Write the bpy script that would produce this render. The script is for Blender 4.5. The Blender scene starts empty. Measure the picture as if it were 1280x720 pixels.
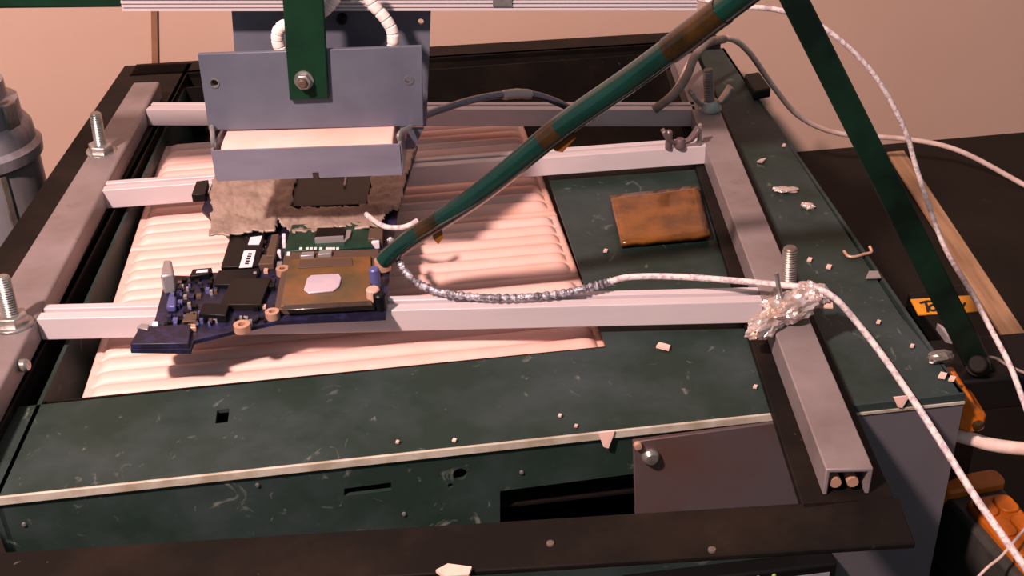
import bpy, bmesh, math, random
from mathutils import Vector, Matrix, noise

random.seed(7)
scene = bpy.context.scene
COL = scene.collection

# ------------------------------------------------------------------ camera
F_PX, PITCH, ROLL, CAM_H = 1450.0, math.radians(30), math.radians(-2), 0.25
_c, _s, _cp, _sp = math.cos(ROLL), math.sin(ROLL), math.cos(PITCH), math.sin(PITCH)
RIGHT = Vector((_c, _s * _sp, _s * _cp))
UP = Vector((-_s, _c * _sp, _c * _cp))
FWD = Vector((0, _cp, -_sp))
CAM = Vector((0, 0, CAM_H))
cam_data = bpy.data.cameras.new('camera')
cam = bpy.data.objects.new('camera', cam_data)
COL.objects.link(cam)
cam.matrix_world = Matrix(((RIGHT.x, UP.x, -FWD.x, CAM.x), (RIGHT.y, UP.y, -FWD.y, CAM.y),
                           (RIGHT.z, UP.z, -FWD.z, CAM.z), (0, 0, 0, 1)))
cam_data.sensor_width = 36.0
cam_data.lens = F_PX / 1280 * 36.0
cam_data.clip_start = 0.01
cam_data.clip_end = 20
scene.camera = cam

# ------------------------------------------------------------------ world and lights
world = bpy.data.worlds.new('room'); scene.world = world
world.use_nodes = True
bg = world.node_tree.nodes['Background']
bg.inputs[0].default_value = (0.88, 0.93, 1.0, 1)
bg.inputs[1].default_value = 0.26

def area(name, loc, target, size, power, color):
    l = bpy.data.lights.new(name, 'AREA'); l.size = size; l.energy = power; l.color = color
    l.shape = 'DISK'
    o = bpy.data.objects.new(name, l); COL.objects.link(o); o.location = loc
    o.rotation_euler = (Vector(target) - Vector(loc)).to_track_quat('-Z', 'Y').to_euler()
    return o
area('desk_lamp_left_offscreen', (-0.39, -0.10, 0.74), (-0.14, 0.6, 0.0), 0.07, 18.5, (1.0, 0.68, 0.60))

vs = scene.view_settings
vs.view_transform = 'Standard'; vs.look = 'None'; vs.gamma = 1.0; vs.use_curve_mapping = False
vs.exposure = 0.0

# ------------------------------------------------------------------ pixel helpers (1280 x 720 photograph)
def ray(px, py):
    u, v = (px - 640) / F_PX, (360 - py) / F_PX
    return FWD + RIGHT * u + UP * v
def Z(px, py, z):
    d = ray(px, py); return CAM + d * ((z - CAM_H) / d.z)
def Y(px, py, y):
    d = ray(px, py); return CAM + d * (y / d.y)
def PL(px, py, p0, n):
    d = ray(px, py); return CAM + d * ((p0 - CAM).dot(n) / d.dot(n))

# ------------------------------------------------------------------ materials
def lin(c):
    return tuple((x / 255 / 12.92 if x / 255 <= 0.04045 else ((x / 255 + 0.055) / 1.055) ** 2.4) for x in c) + (1,)
MATS = {}
def mat(name, col, rough=0.5, metal=0.0, col2=None, scale=60, lo=0.4, hi=0.65, bump=0.0, bscale=None,
        stretch=(1, 1, 1), detail=4, trans=0.0, col3=None, scale3=20, lo3=.6, hi3=.7, coat=0.0, stretch3=(1,1,1), spec=0.5):
    if name in MATS: return MATS[name]
    m = bpy.data.materials.new(name); m.use_nodes = True
    nt = m.node_tree; b = nt.nodes['Principled BSDF']
    b.inputs['Base Color'].default_value = lin(col)
    b.inputs['Roughness'].default_value = rough
    b.inputs['Metallic'].default_value = metal
    b.inputs['Specular IOR Level'].default_value = spec
    b.inputs['Coat Weight'].default_value = coat
    b.inputs['Transmission Weight'].default_value = trans
    tc = nt.nodes.new('ShaderNodeTexCoord')
    def nz(sc, st, det, dist=0.0):
        mp = nt.nodes.new('ShaderNodeMapping'); mp.inputs['Scale'].default_value = st
        nt.links.new(tc.outputs['Object'], mp.inputs['Vector'])
        n = nt.nodes.new('ShaderNodeTexNoise'); n.inputs['Scale'].default_value = sc
        n.inputs['Detail'].default_value = det; n.inputs['Distortion'].default_value = dist; n.inputs['Roughness'].default_value = 0.6
        nt.links.new(mp.outputs[0], n.inputs['Vector']); return n
    def mix(prev, n, lo, hi, c):
        r = nt.nodes.new('ShaderNodeMapRange'); r.inputs['From Min'].default_value = lo; r.inputs['From Max'].default_value = hi
        nt.links.new(n.outputs['Fac'], r.inputs['Value'])
        x = nt.nodes.new('ShaderNodeMix'); x.data_type = 'RGBA'
        nt.links.new(r.outputs[0], x.inputs[0])
        if isinstance(prev, tuple): x.inputs[6].default_value = prev
        else: nt.links.new(prev, x.inputs[6])
        x.inputs[7].default_value = lin(c)
        return x.outputs[2]
    out = lin(col)
    if col2: out = mix(out, nz(scale, stretch, detail), lo, hi, col2)
    if col3: out = mix(out, nz(scale3, stretch3, 6, 1.6), lo3, hi3, col3)
    if not isinstance(out, tuple): nt.links.new(out, b.inputs['Base Color'])
    if bump:
        n = nz(bscale or scale, stretch, 5)
        bp = nt.nodes.new('ShaderNodeBump'); bp.inputs['Strength'].default_value = bump; bp.inputs['Distance'].default_value = 0.0008
        nt.links.new(n.outputs['Fac'], bp.inputs['Height']); nt.links.new(bp.outputs[0], b.inputs['Normal'])
    MATS[name] = m
    return m

M = dict(
    wall=mat('wall_paint', (208, 177, 161), 0.85, spec=.2, col2=(200, 167, 149), scale=3, lo=.35, hi=.7, bump=.15, bscale=150),
    seam=mat('wall_seam', (150, 108, 82), 0.8, col2=(136, 96, 72), scale=40),
    bench=mat('bench_laminate', (30, 26, 23), 0.6, spec=.15, col2=(36, 31, 27), scale=14, col3=(48, 42, 37), scale3=60, lo3=.66, hi3=.72),
    batten=mat('bare_wood', (190, 150, 116), 0.7, col2=(160, 122, 90), scale=30, stretch=(6, .4, 6)),
    green=mat('green_enamel', (34, 50, 44), 0.5, spec=.2, col2=(56, 68, 70), scale=22, lo=.42, hi=.7, bump=.12, bscale=300,
              col3=(112, 118, 110), scale3=85, lo3=.63, hi3=.75, stretch3=(1, .7, 1)),
    greengloss=mat('green_gloss', (9, 48, 40), 0.18, col2=(6, 38, 33), scale=40, coat=.5),
    greenbar=mat('deep_green_gloss', (9, 22, 17), 0.4, spec=.25, col2=(18, 44, 32), scale=30),
    greenbracket=mat('bracket_green', (10, 48, 30), 0.5, spec=.25, col2=(7, 38, 23), scale=40, col3=(30, 40, 30), scale3=130, lo3=.66, hi3=.72),
    edge=mat('bare_edge', (188, 184, 172), 0.55, col2=(160, 150, 132), scale=90, bump=.2),
    greymetal=mat('grey_sheet', (122, 122, 130), 0.4, .35, col2=(104, 102, 110), scale=9, lo=.35, hi=.7, bump=.05, bscale=300),
    rustysheet=mat('tarnished_sheet', (110, 100, 104), 0.35, .45, col2=(112, 82, 72), scale=16, lo=.42, hi=.7),
    iron=mat('dark_iron', (17, 15, 13), 0.6, 0, spec=.15, col2=(34, 26, 21), scale=28, lo=.45, hi=.7, bump=.3, bscale=160,
             col3=(96, 88, 80), scale3=85, lo3=.7, hi3=.76),
    alu=mat('aluminium', (212, 204, 210), 0.42, .1, col2=(198, 190, 194), scale=20, stretch=(.3, 8, 3), lo=.3, hi=.7, bump=.06, bscale=80),
    alubar=mat('worn_aluminium', (144, 134, 136), 0.45, .2, col2=(122, 111, 110), scale=24, lo=.4, hi=.7,
               col3=(120, 96, 84), scale3=50, lo3=.66, hi3=.74, bump=.1, bscale=200),
    aluplate=mat('grey_aluminium_plate', (106, 112, 128), 0.45, .3, col2=(94, 98, 116), scale=22, bump=.08, bscale=400),
    reflector=mat('bright_reflector_sheet', (156, 154, 172), 0.30, .4, col2=(130, 128, 148), scale=26, stretch=(.5, 1, 2), lo=.35, hi=.7, bump=.1, bscale=120),
    ceramic=mat('cream_ceramic', (226, 190, 182), 0.5, col2=(224, 168, 148), scale=14, lo=.5, hi=.75, coat=.15),
    white=mat('white_ceramic', (244, 230, 224), 0.45),
    zinc=mat('zinc', (176, 176, 174), 0.32, .7, col2=(140, 138, 134), scale=120),
    steel=mat('dull_steel', (140, 134, 128), 0.42, .6, col2=(112, 104, 96), scale=90),
    wirewhite=mat('white_braid', (226, 214, 212), 0.7, col2=(180, 164, 172), scale=420, lo=.45, hi=.6, bump=.5, bscale=900),
    wirecream=mat('cream_sheath', (232, 208, 200), 0.6, col2=(214, 184, 172), scale=120),
    wiregrey=mat('grey_sleeve', (140, 124, 116), 0.6, col2=(112, 98, 92), scale=90),
    wiredark=mat('dark_gloss_wire', (120, 120, 134), 0.2, .9),
    mesh=mat('silver_braid', (196, 194, 206), 0.32, .7, col2=(120, 116, 124), scale=380, lo=.45, hi=.55, bump=1.0, bscale=700),
    foil=mat('crumpled_foil', (236, 220, 218), 0.28, .65, bump=.9, bscale=220, col2=(206, 184, 170), scale=160),
    dullfoil=mat('dull_foil_tape', (164, 148, 138), 0.5, .15, col2=(140, 124, 114), scale=80, bump=.6, bscale=260, col3=(168, 150, 136), scale3=110, lo3=.58, hi3=.72),
    kapton=mat('amber_tape', (128, 78, 22), 0.22, .1, col2=(84, 50, 16), scale=60, bump=.2, coat=.4),
    kaptondark=mat('brown_amber_tape', (58, 40, 16), 0.2, .1, col2=(30, 22, 10), scale=70, coat=.4),
    pcb=mat('navy_board', (20, 20, 42), 0.45, col2=(34, 34, 70), scale=220, lo=.5, hi=.62),
    pcbgreen=mat('green_substrate', (16, 48, 38), 0.35, spec=.3, col2=(24, 62, 48), scale=160),
    tapegold=mat('taped_substrate', (72, 70, 48), 0.35, col2=(122, 84, 46), scale=38, lo=.4, hi=.65),
    deepgreen=mat('deep_green_chip', (6, 30, 22), 0.4, spec=.3),
    chip=mat('black_chip', (8, 10, 13), 0.4, spec=.2, col2=(13, 15, 19), scale=200),
    chipbrown=mat('brown_black_chip', (26, 21, 16), 0.45, spec=.2),
    die=mat('silver_die', (222, 212, 232), 0.2, .4, col2=(238, 220, 232), scale=120),
    pad=mat('copper_ring', (206, 164, 140), 0.4, .4),
    bluecomp=mat('blue_grey_component', (88, 92, 150), 0.4, .2),
    greycomp=mat('tin_component', (168, 164, 166), 0.4, .5),
    browncomp=mat('brown_component', (84, 66, 54), 0.6),
    sticker=mat('white_sticker', (228, 224, 236), 0.6),
    ink=mat('dark_ink', (30, 26, 26), 0.7),
    silk=mat('white_print', (216, 224, 218), 0.6),
    orange=mat('orange_plastic', (196, 104, 18), 0.45, col2=(170, 84, 14), scale=60),
    orangetape=mat('orange_paper_tape', (226, 150, 34), 0.6, col2=(210, 136, 30), scale=60),
    darkplastic=mat('dark_grey_plastic', (52, 52, 50), 0.5, col2=(64, 62, 58), scale=60),
    blackplastic=mat('black_plastic', (14, 14, 14), 0.5, spec=.2),
    screen=mat('grey_display', (140, 146, 154), 0.3),
    lightgreen=mat('green_indicator', (150, 170, 90), 0.4),
    columnsteel=mat('brushed_column', (158, 156, 166), 0.36, .3, col2=(130, 126, 130), scale=20, stretch=(5, 5, .4)),
    paper=mat('pale_paper', (226, 190, 178), 0.8),
    salmon=mat('pink_beige_wrap', (196, 160, 146), 0.6),
)

# ------------------------------------------------------------------ mesh helpers
class MB:
    def __init__(self): self.v = []; self.f = []
    def add(self, vs, fs):
        o = len(self.v); self.v += [Vector(p) for p in vs]; self.f += [tuple(i + o for i in q) for q in fs]; return self
    def box(self, c, size, rot=None):
        c = Vector(c); R = rot or Matrix.Identity(3); sx, sy, sz = (s / 2 for s in size)
        vs = [c + R @ Vector((x * sx, y * sy, z * sz)) for x in (-1, 1) for y in (-1, 1) for z in (-1, 1)]
        return self.add(vs, [(0, 1, 3, 2), (4, 6, 7, 5), (0, 4, 5, 1), (2, 3, 7, 6), (0, 2, 6, 4), (1, 5, 7, 3)])
    def prism(self, pts, off):
        """polygon pts (3D) swept by vector off"""
        pts = [Vector(p) for p in pts]; off = Vector(off); n = len(pts)
        return self.add(pts + [p + off for p in pts],
                        [tuple(range(n))[::-1], tuple(range(n, 2 * n))] + [(i, (i + 1) % n, n + (i + 1) % n, n + i) for i in range(n)])
    def tube(self, path, r, n=10, cap=True):
        path = [Vector(p) for p in path]; k = len(path)
        rs = r if isinstance(r, (list, tuple)) else [r] * k
        vs = []; t0 = (path[1] - path[0]).normalized()
        ref = Vector((0, 0, 1)) if abs(t0.z) < .9 else Vector((1, 0, 0))
        nrm = t0.cross(ref).normalized()
        for i, p in enumerate(path):
            t = (path[min(i + 1, k - 1)] - path[max(i - 1, 0)]).normalized()
            nrm = (nrm - t * nrm.dot(t)).normalized(); b = t.cross(nrm)
            vs += [p + (nrm * math.cos(a) + b * math.sin(a)) * rs[i] for a in (2 * math.pi * j / n for j in range(n))]
        fs = [(i * n + j, i * n + (j + 1) % n, (i + 1) * n + (j + 1) % n, (i + 1) * n + j) for i in range(k - 1) for j in range(n)]
        if cap: fs += [tuple(range(n))[::-1], tuple(range((k - 1) * n, k * n))]
        return self.add(vs, fs)
    def lathe(self, prof, origin, axis=(0, 0, 1), n=24, phase=0.0, caps=True):
        """prof = [(radius, height)]"""
        a = Vector(axis).normalized(); ref = Vector((1, 0, 0)) if abs(a.x) < .9 else Vector((0, 1, 0))
        u = (ref - a * ref.dot(a)).normalized(); w = a.cross(u); o = Vector(origin); k = len(prof); vs = []
        for r, h in prof:
            vs += [o + a * h + (u * math.cos(t) + w * math.sin(t)) * r for t in (phase + 2 * math.pi * j / n for j in range(n))]
        fs = [(i * n + j, i * n + (j + 1) % n, (i + 1) * n + (j + 1) % n, (i + 1) * n + j) for i in range(k - 1) for j in range(n)]
        if caps and prof[0][0] > 1e-6: fs.append(tuple(range(n))[::-1])
        if caps and prof[-1][0] > 1e-6: fs.append(tuple(range((k - 1) * n, k * n)))
        return self.add(vs, fs)
    def build(self, name, m, parent=None, bevel=0.0, seg=2, angle=35, smooth=True, cuts=None):
        o0 = Vector(parent['_o']) if parent else None
        if o0 is None:
            xs = [p.x for p in self.v]; ys = [p.y for p in self.v]; zs = [p.z for p in self.v]
            o0 = Vector(((min(xs) + max(xs)) / 2, (min(ys) + max(ys)) / 2, min(zs)))
        me = bpy.data.meshes.new(name)
        me.from_pydata([p - o0 for p in self.v], [], self.f)
        bm = bmesh.new(); bm.from_mesh(me); bmesh.ops.remove_doubles(bm, verts=bm.verts, dist=1e-7)
        bmesh.ops.recalc_face_normals(bm, faces=bm.faces); bm.to_mesh(me); bm.free()
        me.materials.append(m)
        o = bpy.data.objects.new(name, me); COL.objects.link(o)
        if cuts:
            cm = bpy.data.meshes.new('cutter'); cm.from_pydata([p - o0 for p in cuts.v], [], cuts.f)
            b2 = bmesh.new(); b2.from_mesh(cm); bmesh.ops.recalc_face_normals(b2, faces=b2.faces); b2.to_mesh(cm); b2.free()
            co = bpy.data.objects.new('cutter', cm); COL.objects.link(co)
            md = o.modifiers.new('b', 'BOOLEAN'); md.operation = 'DIFFERENCE'; md.object = co; md.solver = 'EXACT'; md.use_self = True
            dg = bpy.context.evaluated_depsgraph_get()
            nm = bpy.data.meshes.new_from_object(o.evaluated_get(dg)); o.modifiers.clear(); o.data = nm; nm.name = name
            if not nm.materials: nm.materials.append(m)
            bpy.data.objects.remove(co); me = nm
        if smooth:
            me.polygons.foreach_set('use_smooth', [True] * len(me.polygons)); me.set_sharp_from_angle(angle=math.radians(angle))
        if bevel:
            b = o.modifiers.new('bevel', 'BEVEL'); b.width = bevel; b.segments = seg; b.limit_method = 'ANGLE'; b.angle_limit = math.radians(40)
        if parent: o.parent = parent
        else: o.location = o0
        o['_o'] = tuple(o0)
        return o

def thing(name, label, cat, loc, group=None):
    o = bpy.data.objects.new(name, None); COL.objects.link(o); o.location = loc; o['_o'] = tuple(loc); o.empty_display_size = .01
    return tag(o, label, cat, group)
def tag(o, label=None, cat=None, group=None, kind=None):
    if label: o['label'] = label
    if cat: o['category'] = cat
    if group: o['group'] = group
    if kind: o['kind'] = kind
    return o
def spline(pts, n=8):
    P = [Vector(p) for p in pts]; out = []
    for i in range(len(P) - 1):
        p0, p1, p2, p3 = P[max(i - 1, 0)], P[i], P[i + 1], P[min(i + 2, len(P) - 1)]
        for k in range(n):
            t = k / n
            out.append(.5 * (2 * p1 + (p2 - p0) * t + (2 * p0 - 5 * p1 + 4 * p2 - p3) * t * t + (3 * p1 - p0 - 3 * p2 + p3) * t ** 3))
    return out + [P[-1]]
def rotz(a): return Matrix.Rotation(a, 3, 'Z')
def basis(x, z=None):
    x = Vector(x).normalized(); z = Vector(z or (0, 0, 1)); y = z.cross(x).normalized(); z = x.cross(y)
    return Matrix((x, y, z)).transposed()

# ------------------------------------------------------------------ setting
BZ = -0.12
w0, w1 = Z(1015, 188, BZ), Z(1280, 165, BZ)
wd = (w1 - w0).normalized(); wn = Vector((-wd.y, wd.x, 0))
def wallpt(x, z, off=0): return w0 + wd * ((x - w0.x) / wd.x) + Vector((0, 0, z - BZ)) - wn * off
tag(MB().prism([wallpt(-1.6, BZ - .7), wallpt(1.8, BZ - .7), wallpt(1.8, 1.6), wallpt(-1.6, 1.6)], wn * .05).build('wall_back', M['wall']), kind='structure')
s0, s1 = PL(194, 80, wallpt(0, 0), wn), PL(193, 14, wallpt(0, 0), wn)
s0, s1 = s0 + (s0 - s1) * 1.5, s1 + (s1 - s0) * 4
tag(MB().prism([s0 - wd * .002 - wn * .0025, s0 + wd * .002 - wn * .0025, s1 + wd * .002 - wn * .0025, s1 - wd * .002 - wn * .0025], wn * .004).build('trim_1', M['seam']), kind='structure')

tag(MB().box((0, -.2, -.885), (3.4, 2.6, .03)).build('floor', M['bench']), kind='structure')
wb = thing('workbench', 'dark brown workbench top with a bare wooden batten along it', 'workbench', (0, .3, BZ))
MB().prism([(-1.5, -.4, BZ - .03), (1.6, -.4, BZ - .03), wallpt(1.6, BZ - .03, .0005), wallpt(-1.5, BZ - .03, .0005)], (0, 0, .03)).build('bench_top', M['bench'], wb)
for x_ in (-1.3, 1.4):
    for y_ in (-.3, .55): MB().box((x_, y_, (BZ - .03 - .87) / 2), (.06, .06, .87 + BZ - .03)).build('leg', M['batten'], wb)
bt = [Z(1108, 194, BZ), None, None, Z(1252, 424, BZ)]
q0, q1 = bt[0], bt[3] + (bt[3] - bt[0]) * 1.2
MB().prism([q0, q0 + Vector((.014, .002, 0)), q1 + Vector((.014, 0, 0)), q1], (0, 0, .003)).build('batten', M['batten'], wb, bevel=.0008)

# ------------------------------------------------------------------ preheater box
FL, FR, BR, BL = Z(0, 622, 0), Z(1205, 491, 0), Z(905, 60, 0), Vector((-.205, .70, 0))
FL = Vector((-.178, .3045, 0))
fx = (FR - FL).normalized(); fy = Vector((-fx.y, fx.x, 0)); up = Vector((0, 0, 1))
box = thing('preheater_box', 'green painted metal preheater box with open top and grey front plates', 'heater box', (0, .5, BZ))
TH = .0016
# tile rows along the box axis
TZ = -.008
o1, o2 = Z(98, 501, 0), Z(758, 434, 0)
tA0, tA1 = Z(97, 511, TZ), Z(763, 445, TZ)
tx = (tA1 - tA0).normalized(); ty = Vector((-tx.y, tx.x, 0)); TW = (tA1 - tA0).length
def tp(u, v, z=0): p = tA0 + tx * u + ty * v; p.z = z; return p
slot = MB(); sc = Z(278, 520, 0)
slot.box(sc, (.0045, .0085, .02), basis(fx))
MB().prism([FL, FR, o2 + (FR - FL).normalized() * ((FR - o2).dot(fx)), o2, o1, FL + (o1 - FL).dot(fy) * fy - .006 * fx], (0, 0, -TH)).build('front_panel', M['green'], box, cuts=slot)
pa = o2 + fx * ((FR - o2).dot(fx))
hole_top = tp(TW + .002, .29)
MB().prism([o2, pa, BR, Vector((.128, BR.y - .004, 0)), Vector((.124, .59, 0)), tp(TW + .0005, .185), tp(TW - .001, .10)], (0, 0, -TH)).build('right_panel', M['green'], box)
# bare front lip
MB().prism([FL - fy * .0012 + up * .0006, FL + fx * ((FR - FL).length * .84) - fy * .0012 + up * .0006, FL + fx * ((FR - FL).length * .84) + up * .0006 - fy * .0012 - up * .0032, FL - up * .0035 - fy * .0012 + up * .0006], fy * .0011).build('front_lip', M['edge'], box, bevel=.0003)
LQ = FL + fx * ((FR - FL).length * .84)
MB().prism([LQ + up * .0004, FR + up * .0004, FR - up * .0045, LQ - up * .0045], -fy * .0012).build('front_lip', M['green'], box)
MB().prism([LQ - up * .0028 - fy * .0012, FR - up * .0028 - fy * .0012, FR - up * .0038 - fy * .0012, LQ - up * .0038 - fy * .0012], -fy * .0006).build('lip_bead', M['edge'], box)
# front face with cut-outs
P0 = FL - up * .003
def face(px, py): return PL(px, py, P0, fy)
cuts = MB()
def cutrect(a, b, c, d):
    cuts.prism([face(*a) - fy * .01, face(*b) - fy * .01, face(*c) - fy * .01, face(*d) - fy * .01], fy * .03)
cutrect((430, 611), (489, 603), (489, 613), (430, 620))
cutrect((625, 614), (795, 592), (795, 648), (625, 660))
cuts.lathe([(.0026, -.02), (.0026, .02)], face(575, 593), fy, 16)
cuts.lathe([(.001, -.02), (.001, .02)], face(563, 607), fy, 10)
gx = face(1000, 560)
wF = (FR - FL).length
MB().prism([FL - up * .003, FR - up * .003, FR + up * BZ, FL + up * BZ], fy * TH).build('front_face', M['green'], box, cuts=cuts)
# interior, sides, back
MB().prism([FL + fx * .002, FL + fx * .002 + (BL - FL) * 1.0, BL + up * BZ, FL + up * BZ + fx * .002], fx * TH).build('side_wall', M['green'], box)
MB().prism([FR, BR, BR + up * BZ, FR + up * BZ], -fx * TH).build('side_wall', M['green'], box)
MB().prism([BL, BR, BR + up * BZ, BL + up * BZ], (0, -TH, 0)).build('back_wall', M['iron'], box)
MB().prism([FL + fx * .004 + fy * .004 - up * .032, FR - fx * .004 + fy * .004 - up * .032, BR - fx * .004 - fy * .004 - up * .032, BL + fx * .004 - fy * .004 - up * .032], (0, 0, -.001)).build('heater_tray', M['iron'], box)
MB().prism([tp(-.012, -.002, -.0018), tp(TW + .004, -.002, -.0018), tp(TW + .004, -.002, -.0318), tp(-.012, -.002, -.0318)], -ty * .001).build('inner_baffle', M['iron'], box)
# grey front plate covering the right half, two layers
cp = [face(790, 548), face(998, 520), face(1004, 626), face(793, 646)]
cpo = MB().prism([p - fy * .0022 for p in cp], fy * .002).build('cover_plate', M['rustysheet'], box, bevel=.0003)
s1 = face(811, 565) - fy * .0022
MB().lathe([(.0032, 0), (.0032, -.0012), (.0022, -.0026), (0, -.003)], s1, fy, 18).build('screw', M['zinc'], cpo)
MB().lathe([(.0016, 0), (.0014, -.0016), (0, -.0018)], face(795, 551) - fy * .0022, fy, 12).build('screw', M['pad'], cpo)
gp0, gp1 = face(1020, 512), FR + up * -.0045
MB().prism([Vector((gp0.x, gp0.y, -.004)) - fy * .0012, gp1 - fy * .0012, FR + up * BZ - fy * .0012, Vector((gp0.x, gp0.y, BZ)) - fy * .0012], fy * .0011).build('grey_front_plate', M['greymetal'], box)
for px, py in ((652, 590), (30, 655), (505, 642), (322, 606)):
    MB().lathe([(.0008, 0), (.0007, -.0006), (0, -.0008)], face(px, py), fy, 10).build('rivet', M['zinc'], box)
# controller under the front bar
cA, cB = face(775, 697), face(1038, 686)
zt = cB.z
ctl = MB().prism([Vector((cA.x, cA.y, zt)), Vector((cB.x, cB.y, zt)), Vector((cB.x, cB.y, zt - .048)), Vector((cA.x, cA.y, zt - .048))], -fy * .008).build('controller', M['blackplastic'], box, bevel=.0012)
cw = (cB - cA).length
sA = Vector((cA.x, cA.y, zt - .0042)) + fx * cw * .46 - fy * .0082
MB().prism([sA, sA + fx * cw * .5, sA + fx * cw * .5 - up * .02, sA - up * .02], fy * .0006).build('display', M['screen'], ctl)
for k in (0, 1):
    MB().lathe([(.0009, 0), (.0007, -.0006), (0, -.0008)], Vector((cA.x, cA.y, zt - .0024)) + fx * cw * (.62 + .075 * k) - fy * .008, fy, 10).build('indicator', M['lightgreen'], ctl)
# pale tape tabs on the lip
for (px, py, w, h, nm, mm) in ((757, 543, .006, .0045, 'tape_tab', 'paper'), (1124, 497, .006, .003, 'tape_tab', 'paper')):
    c = face(px, py)
    MB().prism([c + fx * -w / 2 + up * h * .5 - fy * .0017, c + fx * w / 2 + up * h * .5 - fy * .0017, c + fx * w * .1 - up * h - fy * .0024, c - fx * w * .2 - up * h * .8 - fy * .0024], fy * .0006).build(nm, M[mm], box)

# ------------------------------------------------------------------ ribbed ceramic tiles
def tile(v0, depth, label, ribs=6):
    nx, ny = 60, ribs * 14
    mb = MB(); rim = .0035; vs = []; fs = []
    for j in range(ny + 1):
        for i in range(nx + 1):
            # denser columns near ends
            t = i / nx; u = TW * (.5 - .5 * math.cos(math.pi * t)); v = depth * j / ny
            e = min(u, TW - u) - rim; w = (v - rim) / (depth - 2 * rim)
            z = TZ + .0005
            if 0 < w < 1:
                ph = (w * ribs) % 1.0
                h = max(0.0, 1 - (2 * ph - 1) ** 2) ** .5
                endr = max(0., min(1., e / .006)); endr = math.sqrt(max(0, 1 - (1 - endr) ** 2))
                z = TZ - .0032 + .0067 * h ** .6 * endr + .003 * (1 - endr)
                if e < 0: z = TZ + .0005
            # rounded outer edge
            ed = min(u, TW - u, v, depth - v)
            if ed < .0012: z -= .0012 * (1 - ed / .0012) ** 2
            vs.append(tp(u, v0 + v, z))
    n = (nx + 1)
    for j in range(ny):
        for i in range(nx): fs.append((j * n + i, j * n + i + 1, (j + 1) * n + i + 1, (j + 1) * n + i))
    # skirt
    loop = [i for i in range(n)] + [j * n + nx for j in range(1, ny + 1)] + [ny * n + i for i in range(nx - 1, -1, -1)] + [j * n for j in range(ny - 1, 0, -1)]
    b = len(vs)
    vs += [Vector((vs[i].x, vs[i].y, -.0318)) for i in loop]
    for k in range(len(loop)):
        k2 = (k + 1) % len(loop); fs.append((loop[k2], loop[k], b + k, b + k2))
    fs.append(tuple(range(b, b + len(loop))))
    mb.add(vs, fs)
    tag(mb.build('ceramic_heater_tile', M['ceramic'], angle=60), label, 'heater tile', 'ribbed ceramic heater tiles in the box opening')
pitch = .0655
for k, lb in enumerate(('ribbed cream ceramic heater tile bordering the green front panel', 'ribbed cream ceramic heater tile second from the green front panel',
                        'ribbed cream ceramic heater tile third from the green front panel', 'ribbed cream ceramic heater tile beside the dark back angle iron')):
    tile(k * pitch, .0638, lb)

# ------------------------------------------------------------------ iron frame
fr = thing('iron_frame', 'dark rusty iron strip frame lying on the green box', 'frame', (-.05, .5, 0))
z1 = .004
tl, tr, br = Z(0, 690, z1), Z(1123, 621, z1), Z(1145, 679, z1)
fdir = (tr - tl).normalized(); tl2 = tl - fdir * .08
MB().prism([tl2, tr, br, br - fdir * (br - tl2).length], (0, 0, -.0022)).build('front_strip', M['iron'], fr, bevel=.0006)
MB().prism([Z(1004, 636, z1), Z(1118, 622, z1) , Vector((.124, .69, z1)), Vector((.100, .69, z1))], (0, 0, -.0035)).build('side_strip', M['iron'], fr, bevel=.0005)
la, lb_ = Vector((-.2485, .735, z1)), Vector((-.228, .262, z1))
ra, rb = Vector((-.204, .735, z1)), Vector((-.1815, .262, z1))
MB().prism([la, lb_, rb, ra], (0, 0, -.004)).build('side_strip', M['iron'], fr, bevel=.0006)
MB().prism([ra, rb + (ra - rb) * .19, rb + (ra - rb) * .19 - up * .026, ra - up * .026], (-.003, 0, 0)).build('side_flange', M['iron'], fr)
b0, b1 = Z(170, 80, z1), Z(872, 38, z1)
bdir = (b1 - b0).normalized(); bn = Vector((bdir.y, -bdir.x, 0)); bw = .024
b1 = b1 + bdir * .01
MB().prism([b0, b1, b1 + bn * bw, b0 + bn * bw], (0, 0, -.004)).build('back_strip', M['iron'], fr, bevel=.0006)
MB().prism([b0 + bn * bw, b1 + bn * bw, b1 + bn * bw - up * .03, b0 + bn * bw - up * .03], -bn * .004).build('back_flange', M['iron'], fr)
# front strip scuffs
for px, py in ((688, 680), (890, 688)):
    p = Z(px, py, z1); MB().lathe([(.0014, -.0004), (.0012, .0006), (0, .0008)], p, up, 10).build('rivet', M['steel'], fr)

# ------------------------------------------------------------------ clamp bars with studs
def channel(name, a, b, w, h, m, parent, wall=.0016):
    """inverted U channel from a to b (points on left top edge centre line), width w, height h"""
    d = (b - a).normalized(); s = Vector((d.y, -d.x, 0))
    prof = [(-w / 2, -h), (-w / 2, 0), (w / 2, 0), (w / 2, -h), (w / 2 - wall, -h), (w / 2 - wall, -wall), (-w / 2 + wall, -wall), (-w / 2 + wall, -h)]
    return MB().prism([a + s * x + up * z for x, z in prof], b - a).build(name, m, parent, bevel=.0005)
def stud(base, top, r, parent, nut='hex', m='zinc', h=.005):
    ax = (top - base).normalized(); L = (top - base).length; mb = MB()
    prof = [(r, -.006)]; k = 0; z = 0
    while z < L - .001:
        prof += [(r, z), (r * .86, z + .0005)]; z += .001
    prof += [(r * .9, L - .0006), (r * .7, L)]
    st = MB().lathe(prof, base, ax, 16).build('stud', M[m], parent)
    if nut == 'hex':
        MB().lathe([(r * 1.95, 0), (r * 2.05, .0006), (r * 2.05, h - .0006), (r * 1.8, h)], base, ax, 6).build('hex_nut', M['zinc'], st, bevel=.0003)
        MB().lathe([(r * 2.5, -.0002), (r * 2.5, .0009)], base, ax, 24).build('washer', M['zinc'], st, bevel=.0003)
    elif nut == 'wing':
        wingnut(base, ax, r, st)
    return st
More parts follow.
